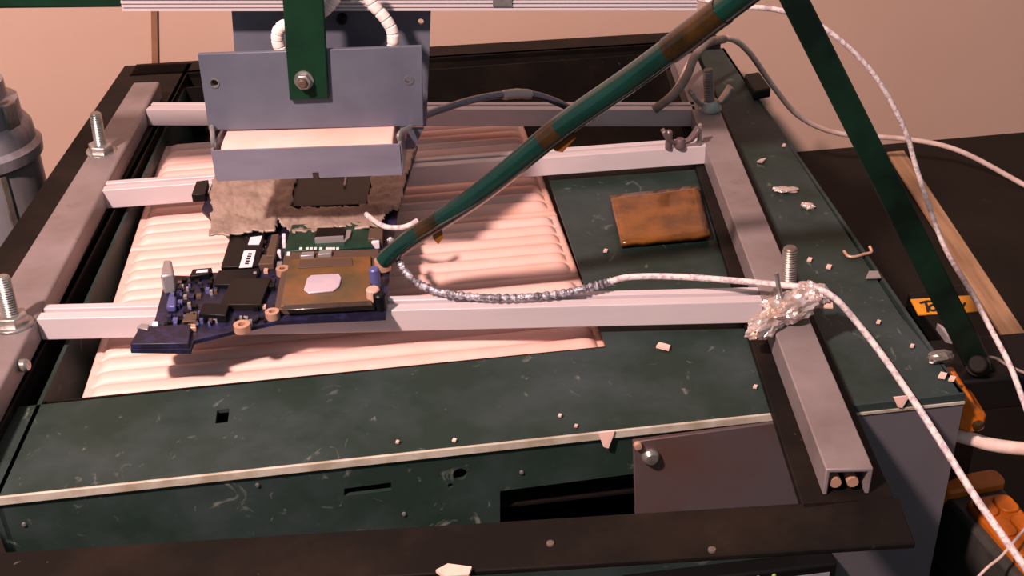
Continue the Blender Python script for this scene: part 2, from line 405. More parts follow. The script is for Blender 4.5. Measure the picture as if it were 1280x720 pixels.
def wingnut(base, ax, r, parent, ang=.2, m='zinc', s=1.0):
    mb = MB(); mb.lathe([(r * 2.2, 0), (r * 2.1, .003 * s), (r * 1.5, .006 * s)], base, ax, 16)
    R = rotz(ang)
    for sg in (-1, 1):
        path = [base + R @ Vector((sg * x * s, 0, z * s)) for x, z in ((.003, .003), (.0065, .0048), (.0095, .0085), (.0115, .0125))]
        b = len(mb.v); prof = [.0018, .0024, .003, .0026]
        vs = []
        for p, hw in zip(path, prof):
            t = R @ Vector((sg, 0, -.6)).normalized()
            for ny, nz in ((-1, 0), (1, 0)):
                for th in (-.0011, .0011): vs.append(p + (R @ Vector((0, ny * hw * 1.1 * s, 0))) + t * th)
        fs = []
        for i in range(3):
            a, c = i * 4, (i + 1) * 4
            fs += [(a, a + 1, c + 1, c), (a + 1, a + 3, c + 3, c + 1), (a + 3, a + 2, c + 2, c + 3), (a + 2, a, c, c + 2)]
        fs += [(0, 1, 3, 2), (12, 14, 15, 13)]
        mb.add(vs, fs)
    return mb.build('wing_nut', M[m], parent, bevel=.0004)

ZB = .0145
lbar = thing('clamp_bar', 'worn aluminium clamp bar with two upright studs over black iron strip', 'bar', (-.21, .45, z1))
La = Vector((-.2155, .672, ZB)); Lb = Vector((-.1935, .30, ZB))
MB().prism([La + Vector((-.0085, 0, 0)), La + Vector((.0075, 0, 0)), Lb + Vector((.0105, 0, 0)), Lb + Vector((-.0125, 0, 0))], (0, 0, -.0105)).build('bar', M['alubar'], lbar, bevel=.0014, seg=3)
sb = Z(127, 190, ZB); stt = Y(119, 141, sb.y - .002); stud(sb, stt, .0031, lbar)
sb = Z(17, 406, ZB); stt = Y(2, 345, sb.y + .001); stud(sb, stt, .0031, lbar)
p = Z(33, 457, .010); MB().lathe([(.0026, -.012), (.0026, 0), (.0018, .001)], p, (1, -.1, 0), 12).build('bolt_tip', M['zinc'], lbar)

rbar = thing('clamp_bar', 'aluminium channel clamp bar with wing nut stud lying on rusty strip', 'bar', (.106, .45, z1))
Ra, Rb = (Z(848, 72, ZB) + Z(884, 72, ZB)) / 2, (Z(1043, 607, ZB) + Z(1097, 600, ZB)) / 2
Ra = Vector((.1105, .69, ZB)); Rb = Vector((.1045, .2865, ZB))
channel('channel', Ra, Rb, .0150, .0105, M['alubar'], rbar)
for dx in (-.0035, .002):
    pp = Rb + Vector((dx, .001, -.0065)); MB().tube([pp, pp + Vector((0, .05, 0))], .0019, 10).build('inner_rod', M['pad'], rbar)
sb = Z(887, 138, ZB); stt = Y(885, 86, sb.y); stud(sb, stt, .0030, rbar, 'wing', 'steel')
sb = Z(985, 372, ZB); stt = Y(988, 309, sb.y); stud(sb, stt, .0030, rbar, 'hex', 'steel')

# ------------------------------------------------------------------ board rails
def rail(a, b, label):
    d = (b - a).normalized(); n = Vector((-d.y, d.x, 0)); W, Hh = .0115, .0100
    prof = [(0, -Hh), (0, 0), (.0052, 0), (.0052, -.003), (.0078, -.003), (.0078, 0), (W, 0), (W, -Hh)]
    tag(MB().prism([a + n * x + up * z for x, z in prof], b - a).build('board_rail', M['alu'], bevel=.0004), label, 'rail', 'grooved aluminium rails between the clamp bars')
rail(Vector((-.1895, .3965, ZB)), Vector((.0985, .3905, ZB)), 'grooved aluminium rail under the navy end of the circuit board')
rail(Vector((-.198, .517, ZB)), Vector((.1022, .5455, ZB)), 'grooved aluminium rail with a small wing nut near its end')
rail(Vector((-.2045, .6255, ZB)), Vector((.1036, .5955, ZB)), 'grooved aluminium rail closest to the dark back iron')
wn_base = Z(850, 184, ZB + .0002)
wr = thing('wing_nut', 'brown tarnished wing nut with stub standing on grooved rail', 'wing nut', wn_base)
MB().lathe([(.0018, 0), (.0018, .009), (.0012, .0098)], wn_base + Vector((-.006, -.001, 0)), up, 12).build('stub', M['rustysheet'], wr)
wingnut(wn_base, up, .0014, wr, .1, 'rustysheet', .8)
MB().lathe([(.0012, 0), (.0012, .011), (0, .012)], wn_base + Vector((.010, .002, 0)), up, 8).build('pin', M['zinc'], wr)

# ------------------------------------------------------------------ motherboard
mbz = ZB; mt = mbz + .0016
mbd = thing('motherboard', 'navy laptop motherboard with bare processor lying across two rails', 'circuit board', (-.09, .45, mbz))
outline = [(163, 437), (172, 414), (192, 406), (208, 344), (240, 345), (262, 341), (330, 338), (345, 300), (290, 300), (252, 262), (268, 222), (290, 185), (522, 182), (496, 270), (490, 312), (482, 396), (345, 402), (300, 412), (242, 426), (238, 438)]
MB().prism([Z(x, y, mt) for x, y in outline], (0, 0, -.0016)).build('board', M['pcb'], mbd)
def comp(name, quad, h, m, parent=mbd, z=mt, bevel=.0003):
    return MB().prism([Z(x, y, z) for x, y in quad], (0, 0, h)).build(name, M[m], parent, bevel=bevel)
# front strip connector block and chips
comp('connector', [(164, 436), (176, 414), (240, 411), (237, 435)], .0022, 'pcb')
comp('tin_shield', [(172, 416), (178, 411), (188, 412), (186, 419)], .0026, 'greycomp')
comp('chip', [(276, 388), (291, 356), (340, 354), (327, 388)], .0028, 'chipbrown')
comp('chip', [(268, 361), (274, 343), (326, 340), (318, 360)], .0020, 'chip')
comp('connector', [(250, 402), (256, 388), (288, 390), (284, 404)], .0036, 'chip')
comp('chip', [(228, 406), (234, 394), (248, 393), (246, 405)], .0016, 'browncomp')
comp('tin_contact', [(234, 415), (236, 410), (246, 410), (246, 415)], .0020, 'pad')
comp('inductor', [(209, 391), (212, 378), (222, 378), (221, 391)], .0032, 'bluecomp', bevel=.0008)
comp('white_pad', [(191, 414), (192, 408), (199, 408), (199, 414)], .0024, 'sticker')
comp('port_shell', [(205, 369), (209, 348), (219, 348), (222, 366)], .009, 'greycomp', bevel=.001)
comp('socket_edge', [(238, 352), (242, 343), (266, 341), (263, 349)], .0026, 'chip')
comp('socket_edge_contact', [(246, 348), (248, 345), (262, 344), (261, 347)], .0030, 'sticker')
random.seed(3)
for k in range(90):
    px, py = random.uniform(204, 272), random.uniform(350, 408)
    if px < 208 + (408 - py) * .04: continue
    s = random.uniform(1.4, 3.8)
    comp('component', [(px - s, py + s * .6), (px - s * .7, py - s * .6), (px + s, py - s * .6), (px + s * .8, py + s * .6)], random.uniform(.0008, .002),
         random.choice(['chip', 'greycomp', 'pcb', 'bluecomp', 'chip', 'chip', 'browncomp']), bevel=0)
for k in range(24):
    px, py = random.uniform(318, 352), random.uniform(300, 392); s = random.uniform(1.5, 4)
    comp('component', [(px - s, py + s * .7), (px - s * .7, py - s * .7), (px + s, py - s * .7), (px + s * .8, py + s * .7)], random.uniform(.0008, .0025),
         random.choice(['chip', 'browncomp', 'greycomp', 'chip', 'salmon', 'pcb']), bevel=0)
for k in range(16):
    px, py = 296 + k * 2.6 + random.uniform(-1, 1), random.uniform(398, 404)
    comp('component', [(px - 1.5, py + 1.2), (px - 1.2, py - 1.2), (px + 1.5, py - 1.2), (px + 1.5, py + 1.2)], .0012, random.choice(['chip', 'greycomp', 'chip']), bevel=0)
comp('side_socket', [(334, 330), (341, 303), (350, 302), (345, 330)], .004, 'browncomp')
for x_, y_ in ((356, 302), (356, 309), (350, 322), (362, 325)): comp('white_pad', [(x_ - 2.5, y_ + 2), (x_ - 2, y_ - 2), (x_ + 2.5, y_ - 2), (x_ + 2, y_ + 2)], .0034, 'sticker')
comp('brown_block', [(324, 338), (329, 326), (345, 325), (343, 337)], .003, 'browncomp')
# processor
cpu = comp('processor_socket', [(344, 394), (357, 322), (474, 318), (476, 388)], .0028, 'browncomp', bevel=.0004)
sz = mt + .0028
sub = comp('substrate', [(351, 386), (362, 327), (464, 323), (464, 381)], .0012, 'tapegold', cpu, sz)
dz = sz + .0012
MB().prism([Z(x, y, dz) for x, y in ((380, 364), (384, 350), (389, 346), (424, 344), (427, 349), (424, 360), (417, 365), (386, 368))], (0, 0, .0009)).build('die', M['die'], cpu, bevel=.0003)
comp('tape_edge', [(353, 389), (355, 383), (465, 377), (466, 383)], .0006, 'kaptondark', cpu, dz)
comp('tape_band', [(372, 336), (375, 326), (440, 323), (441, 332)], .0004, 'browncomp', cpu, dz)
# green module behind the processor
mod = comp('green_module', [(356, 322), (366, 288), (463, 284), (466, 316)], .0030, 'pcbgreen')
mz = mt + .003
comp('module_chip', [(393, 304), (397, 290), (432, 289), (431, 302)], .0022, 'chip', mod, mz)
comp('module_chip_edge', [(394, 304.5), (395, 302.5), (430, 300.5), (430, 302.5)], .0024, 'greycomp', mod, mz, 0)
for x in (376, 384, 389, 394, 401, 409, 413, 417, 422):
    comp('printed_mark', [(x - 2, 312), (x - 1.6, 309.5), (x + 2, 309.3), (x + 1.8, 312)], .00015, 'silk', mod, mz, 0)
for a, b in (((384, 398), 323), ((406, 420), 321)):
    comp('clip', [(a[0] - 8, b + 3), (a[0] - 6, b - 2), (a[1] - 4, b - 3), (a[1] - 5, b + 2)], .0024, 'greycomp', mod, mz - .001)
comp('module_chip_edge', [(430, 306), (434, 290), (440, 290), (437, 300)], .0012, 'greycomp', mod, mz, 0)
comp('module_post', [(461, 310), (463, 296), (480, 295), (479, 309)], .0045, 'browncomp')
comp('white_pad', [(465, 312), (466, 308), (475, 307), (475, 311)], .0035, 'sticker')
for px, py, r in ((353, 335, .0028), (340, 389, .0028), (302, 405, .0032)):
    c = Z(px, py, mt + .0032)
    MB().lathe([(r * .45, -.003), (r * .45, .0), (r, .0), (r, -.003)], c, up, 20, caps=False).build('screw_ring', M['pad'], mbd)
# bright tall capacitors beside the processor
for px, py, r, h, mm in ((470, 352, .0022, .010, 'bluecomp'), (468, 372, .0027, .008, 'salmon'), (476, 376, .0026, .007, 'chip')):
    MB().lathe([(r, 0), (r, h - .0006), (r * .8, h)], Z(px, py + 10, mt), up, 16).build('capacitor', M[mm], mbd)
# black card with white stickers
card = comp('black_card', [(277, 340), (290, 297), (333, 293), (325, 338)], .0024, 'chip')
cz = mt + .0024
st1 = comp('sticker', [(299, 335), (305, 314), (320, 313), (315, 334)], .0002, 'sticker', card, cz, 0)
comp('sticker', [(310, 306), (313, 297), (328, 295), (324, 306)], .0002, 'sticker', card, cz, 0)
for k in range(5):
    y = 331 - k * 3
    comp('print_mark', [(306 + k, y), (306.5 + k, y - 2), (311 + k, y - 2), (311 + k, y)], .0003, 'ink', st1, cz, 0)
comp('side_connector', [(241, 253), (247, 236), (262, 234), (258, 252)], .004, 'chip')
comp('white_pad', [(265, 258), (266, 253), (270, 253), (269, 258)], .003, 'sticker')
comp('bridge_chip', [(362, 262), (374, 205), (470, 200), (459, 259)], .0016, 'deepgreen')
comp('bridge_die', [(398, 226), (401, 212), (440, 210), (438, 224)], .0022, 'chip')
comp('bridge_mark', [(430, 238), (432, 228), (434, 228), (432, 238)], .0028, 'greycomp', bevel=0)

# ------------------------------------------------------------------ dull foil mask on the board
def inpoly(x, y, poly):
    r = False; j = len(poly) - 1
    for i in range(len(poly)):
        xi, yi = poly[i]; xj, yj = poly[j]
        if (yi > y) != (yj > y) and x < (xj - xi) * (y - yi) / (yj - yi) + xi: r = not r
        j = i
    return r
fpoly = [(262, 299), (264, 280), (266, 262), (262, 245), (270, 226), (288, 192), (520, 188), (508, 222), (500, 262), (482, 268), (478, 284), (450, 288), (420, 287), (392, 291), (366, 292), (354, 284), (347, 276), (343, 292), (318, 293), (290, 297)]
fhole = [(363, 262), (375, 200), (470, 196), (459, 258), (430, 261), (395, 260)]
mb = MB(); st = 2.0; idx = {}; vs = []; fs = []
def fv(i, j):
    if (i, j) in idx: return idx[i, j]
    px, py = 258 + i * st, 186 + j * st
    jx, jy = noise.noise(Vector((px * .13, py * .13, 3))) * 1.8, noise.noise(Vector((px * .13, py * .13, 9))) * 1.8
    p = Z(px + jx, py + jy, mt + .0022)
    q = Vector((p.x * 120, p.y * 120, 0))
    p.z += .0012 * noise.noise(q) + .0011 * abs(noise.noise(q * 2.3)) + .0004 * noise.noise(q * 6)
    if px < 345: p.z += .0008
    idx[i, j] = len(vs); vs.append(p); return idx[i, j]
for i in range(132):
    for j in range(58):
        cx, cy = 258 + (i + .5) * st, 186 + (j + .5) * st
        wx = cx + 2.2 * noise.noise(Vector((cx * .11, cy * .11, 0))); wy = cy + 2.2 * noise.noise(Vector((cx * .11, cy * .11, 5)))
        if inpoly(wx, wy, fpoly) and not inpoly(wx, wy, fhole):
            fs.append((fv(i, j), fv(i, j + 1), fv(i + 1, j + 1), fv(i + 1, j)))
mb.add(vs, fs)
fo = mb.build('foil_mask', M['dullfoil'], angle=180)
sd = fo.modifiers.new('s', 'SOLIDIFY'); sd.thickness = .0008; sd.offset = -1
tag(fo, 'crumpled dull grey foil shielding on the circuit board with a square window', 'foil')

# ------------------------------------------------------------------ brown tape square on the green panel
mb = MB(); q = [Z(776, 311, .0006), Z(887, 301, .0006), Z(872, 240, .0006), Z(762, 252, .0006)]
n = 12; vs = []; fs = []
for j in range(n + 1):
    for i in range(n + 1):
        a = q[0].lerp(q[1], i / n); b = q[3].lerp(q[2], i / n); p = a.lerp(b, j / n); p.z = .0006
        e = min(i, j, n - i, n - j)
        p.z += .0016 + (.0006 if e == 0 else 0) * noise.noise(p * 300) + .0005 * noise.noise(p * 90)
        if j == 0: p.z -= .0002
        vs.append(p)
fs = [(j * (n + 1) + i, j * (n + 1) + i + 1, (j + 1) * (n + 1) + i + 1, (j + 1) * (n + 1) + i) for j in range(n) for i in range(n)]
o = MB().add(vs, fs).build('amber_tape_plate', M['kapton'], angle=60)
sd = o.modifiers.new('s', 'SOLIDIFY'); sd.thickness = .0023; sd.offset = -1
o.location.z = .0012
tag(o, 'square plate wrapped in amber brown tape on the green panel', 'tape plate')

# ------------------------------------------------------------------ upper heater head
HY = .446
hz0 = Y(385, 222, HY).z
hl, hr = Y(271, 222, HY), Y(503, 221, HY)
hzt = Y(388, 184, HY).z
xl, xr = hl.x, hr.x; HD = .072
head = thing('upper_heater', 'hanging upper heater with grey aluminium plates on a green bracket', 'heater', ((xl + xr) / 2, HY + .036, hz0))
notch = MB().box((Y(395, 218, HY).x, HY, hz0), (.0026, .02, .005))
MB().box(((xl + xr) / 2, HY, (hz0 + hzt) / 2), (xr - xl, .0012, hzt - hz0)).build('reflector_front', M['reflector'], head, cuts=notch)
rf = []
for sx in (xl, xr):
    MB().box((sx, HY + HD / 2, (hz0 + hzt) / 2 + .0005), (.0012, HD, hzt - hz0)).build('reflector_side', M['reflector'], head)
MB().box(((xl + xr) / 2, HY + HD, (hz0 + hzt) / 2), (xr - xl, .0012, hzt - hz0)).build('reflector_back', M['reflector'], head)
# ceramic body bulging above the reflector
cb = MB(); prof = []
for k in range(9):
    a = math.pi * k / 8; prof.append((HY + .0008 + HD / 2 - .0012 - (HD / 2 - .0012) * math.cos(a) ** (1 if k in (0, 8, 4) else 1), hzt - .0015 + .0035 * math.sin(a) ** .5 if math.sin(a) > 0 else hzt - .0015))
pts = [(y, z) for y, z in prof]
MB().prism([Vector((xl + .003, y, z)) for y, z in [(HY + .0008, hz0 + .004)] + pts + [(HY + HD - .0015, hz0 + .004)]], (xr - xl - .006, 0, 0)).build('ceramic_body', M['ceramic'], head, bevel=.0006)
# plate
PZ = hzt + .0022
PY = Z(395, 160, PZ).y
a, b, c, d = Y(261, 163, PY), Y(529, 158, PY), Y(527, 58, PY), Y(247, 68, PY)
holes = MB()
for px, py in ((268, 104), (511, 100)): holes.lathe([(.0016, -.02), (.0016, .02)], Y(px, py, PY), (0, 1, 0), 16)
fp = MB().prism([a, b, c, d], (0, .0025, 0)).build('front_plate', M['aluplate'], head, bevel=.0003, cuts=holes)
for px, py in ((268, 104), (511, 100)):
    MB().lathe([(.0016, .0006), (.0016, -.0003), (.0021, -.0003), (.0021, .0002)], Y(px, py, PY), (0, 1, 0), 20, caps=False).build('hole_rim', M['zinc'], fp)
# hooks joining plate and reflector
for px, sx in ((266, xl), (514, xr)):
    t = Y(px, 160, PY); MB().tube(spline([Vector((sx, HY + .003, hzt - .001)), Vector((sx, HY + .004, hzt + .003)), Vector((t.x, PY - .001, t.z + .001))]), .0011, 8).build('hook', M['zinc'], head)
sgn = MB().prism([Y(510, 160, PY + .002), Y(530, 160, PY + .002), Vector((xr + .004, PY + .004, hz0 + .003)), Vector((xr, PY + .004, hz0 + .003))], (0, .0012, 0)).build('side_strap', M['aluplate'], head)
# green bracket with bolt
bt_ = [Y(362, 126, PY - .0025), Y(411, 124, PY - .0025), Y(402, -40, PY - .0025), Y(350, -40, PY - .0025)]
MB().prism(bt_, (0, .0026, 0)).build('bracket', M['greenbracket'], head, bevel=.0006)
at_ = (bt_[2] + bt_[3]) / 2
MB().box((at_.x, PY + .0095, at_.z - .004), (.012, .024, .008)).build('bracket_arm', M['greenbracket'], head, bevel=.0006)
bc = Y(380, 100, PY - .0025)
bo = MB().lathe([(.0040, 0), (.0040, -.0008)], bc, (0, 1, 0), 24).build('bolt', M['zinc'], head)
MB().lathe([(.0034, -.0008), (.0034, -.0028), (.003, -.0034)], bc, (0, 1, 0), 6).build('nut', M['zinc'], bo, bevel=.0003)
MB().lathe([(.0019, -.0034), (.0019, -.0052), (.0014, -.0056)], bc, (0, 1, 0), 14).build('bolt_end', M['browncomp'], bo)
# ribbed extrusion and green tube (beam)
BY = PY + .020
e0, e1 = Y(153, 14, BY), Y(871, 13, BY)
ez = (e0.z + e1.z) / 2; prof = []; nr = 34; pt = .0016  # unseen upper ribs added, rail made tall to throw shade on the far rail
prof = [(.010, 0)]
for k in range(nr):
    z = k * pt; prof += [(0, z), (0, z + pt * .62), (.0012, z + pt * .62), (.0012, z + pt)]
prof += [(.010, nr * pt)]
MB().prism([e0 + Vector((0, y, z)) for y, z in prof], e1 - e0).build('ribbed_rail', M['alu'], head)
MB().prism([Y(616, 8, BY - .0006), Y(640, 8, BY - .0006), Y(640, -6, BY - .0006), Y(616, -6, BY - .0006)], (0, .0012, 0)).build('rail_clip', M['zinc'], head)
g0 = Y(0, 11, BY + .003); g1 = Y(200, 9, BY + .003)
gd = (g1 - g0).normalized(); gs = .018
gl = g0 - gd * .14
MB().prism([gl, gl + Vector((0, gs, 0)), gl + Vector((0, gs, gs)), gl + Vector((0, 0, gs))], gd * ((g1 - g0).length + .14 + .06)).build('beam', M['greenbracket'], head, bevel=.001)
MB().box((gl.x + .01, gl.y + gs / 2, (gl.z + BZ) / 2 + gs / 2), (.02, gs * 1.2, gl.z - BZ + gs)).build('post', M['greenbracket'], head, bevel=.001)
# back plate
KY = BY + .012
k = [Y(293, 16, KY), Y(543, 12, KY), Y(533, 158, KY), Y(300, 158, KY)]
top = [k[0] + up * .015, k[1] + up * .015]
hb = MB().lathe([(.0013, -.02), (.0013, .02)], Y(526, 27, KY), (0, 1, 0), 16)
bp = MB().prism([top[0], top[1], k[2], k[3]], (0, .002, 0)).build('back_plate', M['aluplate'], head, cuts=hb)
MB().box(((xl + xr) / 2, (PY + KY) / 2 + .002, PZ + .012), (.05, KY - PY - .002, .004)).build('spacer', M['steel'], head)
# bead covered leads
def beads(path, r, name='bead_lead'):
    pts = spline(path, 14); rs = []
    for i, _ in enumerate(pts): rs.append(r * (1 - .16 * (i % 7 == 0)))
    MB().tube(pts, rs, 12).build(name, M['white'], head)
WY = PY + .008
beads([Y(352, 66, WY), Y(347, 50, WY), Y(350, 36, WY), Y(366, 27, WY)], .0027)
beads([Y(399, 16, WY), Y(408, 9, WY), Y(418, -4, WY), Y(424, -20, WY)], .0030)
beads([Y(455, -18, WY), Y(465, 4, WY), Y(482, 24, WY), Y(491, 42, WY), Y(491, 66, WY)], .0026)
MB().lathe([(.0022, 0), (.0022, -.004), (.001, -.005)], Y(428, 22, KY), (0, 1, 0), 10).build('terminal', M['blackplastic'], head)

# ------------------------------------------------------------------ sensor arm: leg + tube meeting above the frame
foot = Vector((Z(1222, 455, -.004).x, Z(1222, 455, -.004).y, -.004))
arm = thing('sensor_stand', 'green inverted-V arm of flat leg and glossy tube wrapped with amber tape', 'arm', foot)
apex = CAM + ray(973, -40) * .352
tip = Z(478, 327, mt + .0045)
d = (apex - tip)
tb = spline([tip, Z(515, 295, .0) * 0 + (CAM + ray(513, 299) * ((tip - CAM).length / ray(478, 327).length * .985)), CAM + ray(600, 241) * .448, CAM + ray(700, 160) * .422, CAM + ray(800, 90) * .400, CAM + ray(925, -3) * .366, apex], 10)
n = len(tb)
MB().tube(tb, [.0036 + .0009 * min(1, 2 * i / n) for i in range(n)], 20).build('tube', M['greengloss'], arm)
MB().lathe([(.0022, -.003), (.0034, -.003), (.0034, .0015), (.0022, .0015), (.0022, -.003)], tip - up * .0005, up, 18, caps=False).build('tube_end_ring', M['pad'], arm)
def wrap(i0, i1, m, extra=.00035):
    seg = tb[i0:i1 + 1]
    MB().tube(seg, [.0036 + .0009 * min(1, 2 * i / n) + extra * (1 + .5 * noise.noise(Vector((i * .7, i0, 0)))) for i in range(i0, i1 + 1)], 14).build('tape_wrap', M[m], arm)
def near(px):  # index on the tube closest to image column px
    best = 0
    for i, p in enumerate(tb):
        v = p - CAM; x = 640 + F_PX * v.dot(RIGHT) / v.dot(FWD)
        if abs(x - px) < abs(640 + F_PX * (tb[best] - CAM).dot(RIGHT) / (tb[best] - CAM).dot(FWD) - px): best = i
    return best
wrap(near(527), near(552), 'kaptondark', .0001); wrap(near(676), near(702), 'kaptondark', .0001); wrap(near(832), near(905), 'kaptondark')
# loose tape flags
for px, py, w in ((706, 180, .007), (548, 270, .0035)):
    i = near(px - 8); p = tb[i]
    dd = (tb[i + 1] - tb[i - 1]).normalized(); dn = Vector((0.15, -.1, -1)).normalized()
    MB().prism([p - dd * w, p + dd * w, p + dd * w * .9 + dn * .0075, p - dd * w * .1 + dn * .009, p - dd * w * .6 + dn * .0065], (0, .0006, 0)).build('tape_flag', M['kapton'], arm)
ld = (apex - foot).normalized(); vw = ((apex + foot) / 2 - CAM).normalized()
wdir = ld.cross(vw).normalized(); tdir = ld.cross(wdir).normalized()
hw0, hw1 = .0048, .0040
pts = [foot - ld * .006 - wdir * hw0, foot - ld * .006 + wdir * hw0, apex + ld * .006 + wdir * hw1, apex + ld * .006 - wdir * hw1]
MB().prism([q_ - tdir * .0016 for q_ in pts], tdir * .0032).build('leg', M['greenbar'], arm, bevel=.0005)
toc = (CAM - foot).normalized()
pb = MB().lathe([(.0048, 0), (.0048, .0012), (.0036, .0012), (.0036, .0045), (.003, .0052)], foot + toc * .002, toc, 18).build('pivot_bolt', M['iron'], arm, bevel=.0003)
MB().box(foot + Vector((.014, .012, -.012)), (.05, .03, .015), rotz(.1)).build('hinge_block', M['blackplastic'], arm, bevel=.0012)
# block behind, carrying the orange tape
kb = thing('black_case', 'black plastic case beside the green box with orange handwritten tape on it', 'case', (.205, .44, BZ))
ka = [Vector((FR.x + .0005, .385, 0)), Vector((.30, .40, 0)), Vector((.285, .50, 0)), Vector((FR.x - .006, .475, 0))]
ztc = -.010
kq = [Z(1134, 366, ztc), Z(1203, 354, ztc), Z(1247, 424, ztc), Z(1196, 447, ztc)]
MB().prism([Vector((p.x, p.y, ztc)) for p in kq], (0, 0, BZ - ztc)).build('body', M['blackplastic'], kb, bevel=.0012)
tq = [Z(1148, 393, ztc + .0004), Z(1138, 374, ztc + .0004), Z(1214, 369, ztc + .0004), Z(1224, 389, ztc + .0004)]
tp_ = MB().prism(tq, (0, 0, -.0006)).build('tape_label', M['orangetape'], kb)
def stroke(pts):
    MB().tube([Z(x, y, ztc + .0006) for x, y in pts], .0006, 6).build('ink_stroke', M['ink'], tp_)
stroke([(1150, 379), (1158, 377), (1166, 377)]); stroke([(1157, 378), (1159, 384), (1160, 390)])
stroke([(1163 + 5.0 * math.cos(a) + 3, 385 + 3.6 * math.sin(a)) for a in [k * .63 for k in range(11)]])
stroke([(1197, 383), (1199, 386), (1202, 385), (1206, 379)])

# ------------------------------------------------------------------ wires
def wire(name, label, pts, r, m, n=8, group=None, dress=None):
    path = spline(pts, n); rs = r if dress is None else [r * dress(i) for i in range(len(path))]
    return tag(MB().tube(path, rs, 10).build(name, M[m], angle=80), label, 'wire', group)
wire('thermocouple_wire', 'white braided wire arching behind the flat green leg down past the orange tape',
     [Y(869, -2, BY + .006), Y(890, 2, BY - .01), Y(922, 8, .46), Y(975, 13, .46), Y(1030, 35, .46), Y(1090, 90, .46), Y(1130, 160, .46), Y(1147, 215, .46), Y(1178, 303, .45), Z(1212, 362, .006), Z(1246, 425, .001), Z(1262, 456, -.003), Z(1277, 495, -.008), Z(1300, 560, -.02)], .0011, 'wirewhite')
wire('power_cable', 'cream sheathed cable looping over the corner of the box along the wall',
     [Y(815, 140, .60), Y(845, 112, .615), Y(862, 80, .64), Y(880, 58, .655), Y(910, 48, .675), Y(935, 64, .70), Y(968, 110, .74), Y(1000, 146, .77), Y(1050, 167, .785), Y(1135, 174, .79), Y(1200, 189, .78), Z(1280, 231, BZ + .0025), Z(1340, 262, BZ + .0025)], .0019, 'wirecream')
wire('grey_lead', 'short grey sleeved lead rising from the rail to the box corner',
     [Z(818, 137, .0165), Y(842, 118, .592), Y(858, 96, .600), Y(868, 72, .61), Y(884, 54, .62), Y(905, 49, .66)], .0024, 'wiregrey')
# dark lead with crimp
cl = thing('dark_lead', 'glossy dark lead with a silver crimp arching over the rail', 'wire', Z(600, 135, ZB))
dp = spline([Y(528, 146, .545), Y(548, 138, .55), Y(590, 125, .56), Y(630, 118, .57), Y(665, 118, .575), Y(692, 126, .58), Y(718, 138, .588), Z(742, 147, .0135)], 8)
MB().tube(dp, .0019, 12).build('lead', M['wiredark'], cl)
cr = spline([Y(628, 119, .5695), Y(646, 117, .572), Y(664, 118, .5748)], 6)
MB().tube(cr, [.0022, .0027, .0027, .0026, .0027, .0026, .0028, .0027, .0026, .0027, .0027, .0026, .0022], 12).build('crimp', M['greycomp'], cl)
# long thermocouple: silver braid then fabric sheath
tw = thing('thermocouple_wire', 'long thermocouple wire, silver braid at the board and pale sheath over the rail', 'wire', Z(620, 372, ZB))
bpth = [Z(488, 300, .022), Z(497, 322, .021), Z(508, 342, .019), Z(530, 358, .018), Z(560, 367, .0175), Z(605, 372, .0172), Z(650, 372, .0172), Z(700, 367, .0178), Z(742, 358, .019), Z(765, 351, .020)]
pth = spline(bpth, 16)
MB().tube(pth, [.0015 * (1 + .22 * math.sin(i * 1.9) + .1 * math.sin(i * 4.7)) for i in range(len(pth))], 10).build('silver_braid', M['mesh'], tw)
spth = [Z(762, 352, .020), Z(790, 346, .0215), Z(850, 346, .022), Z(920, 351, .0225), Z(985, 357, .024), Z(1020, 361, .026), Z(1045, 374, .024), Z(1075, 408, .014), Z(1105, 447, .006), Z(1145, 505, .004), Y(1178, 556, .318), Y(1215, 615, .30), Y(1252, 668, .285), Y(1300, 735, .27)]
MB().tube(spline(spth, 8), .00125, 10).build('pale_sheath', M['wirewhite'], tw)
wire('sensor_tip_wire', 'short white wire from the foil shielding to the green tube',
     [Z(458, 268, .0225), Z(468, 276, .023), Z(484, 284, .0235), Z(505, 284, .0245), Z(522, 276, .026)], .0012, 'wirewhite')
wire('mains_cable', 'thick beige cable leaving the orange clip across the bench',
     [Y(1188, 542, .356), Y(1215, 549, .354), Y(1240, 556, .352), Y(1285, 561, .35), Y(1340, 558, .35)], .0027, 'wirecream')
wire('thin_wire', 'thin grey wire from the pivot bolt crossing the black case',
     [Z(1226, 446, .0), Z(1245, 448, -.004), Z(1262, 458, -.006), Z(1300, 474, -.006)], .0006, 'wiregrey')
wire('thin_wire', 'thin pale wire crossing the orange and grey instrument',
     [Z(1222, 722, -.070), Z(1236, 708, -.070), Z(1252, 695, -.070), Z(1275, 668, -.070), Z(1300, 640, -.075)], .0006, 'wirecream')

# ------------------------------------------------------------------ foil wad around the second stud
fw = thing('foil_wad', 'crumpled silver foil wrapped over the clamp bar at a stud', 'foil', Z(985, 395, ZB))
def lump(name, c, size, rot, seed, m='foil', parent='fw', sub=4):
    bm = bmesh.new(); bmesh.ops.create_icosphere(bm, subdivisions=sub, radius=1)
    mb = MB(); vs = []
    for v in bm.verts:
        q = v.co.copy(); s = 1 + .35 * noise.noise(q * 2.2 + Vector((seed, 0, 0))) + .28 * abs(noise.noise(q * 5 + Vector((0, seed, 0)))) + .12 * noise.noise(q * 11)
        q = Vector((q.x * size[0], q.y * size[1], q.z * size[2])) * s
        vs.append(Vector(c) + rot @ q)
    mb.add(vs, [tuple(v.index for v in f.verts) for f in bm.faces]); bm.free()
    return mb.build(name, M[m], fw if parent == 'fw' else None, angle=22)
lump('foil_lump', Z(990, 383, .021), (.0115, .006, .0052), rotz(.45), 3)
lump('foil_tail', Z(958, 405, .017), (.0095, .0042, .0045), rotz(.75), 8)
lump('foil_twist', Z(1014, 367, .023), (.0062, .0042, .0040), rotz(-.4), 14)
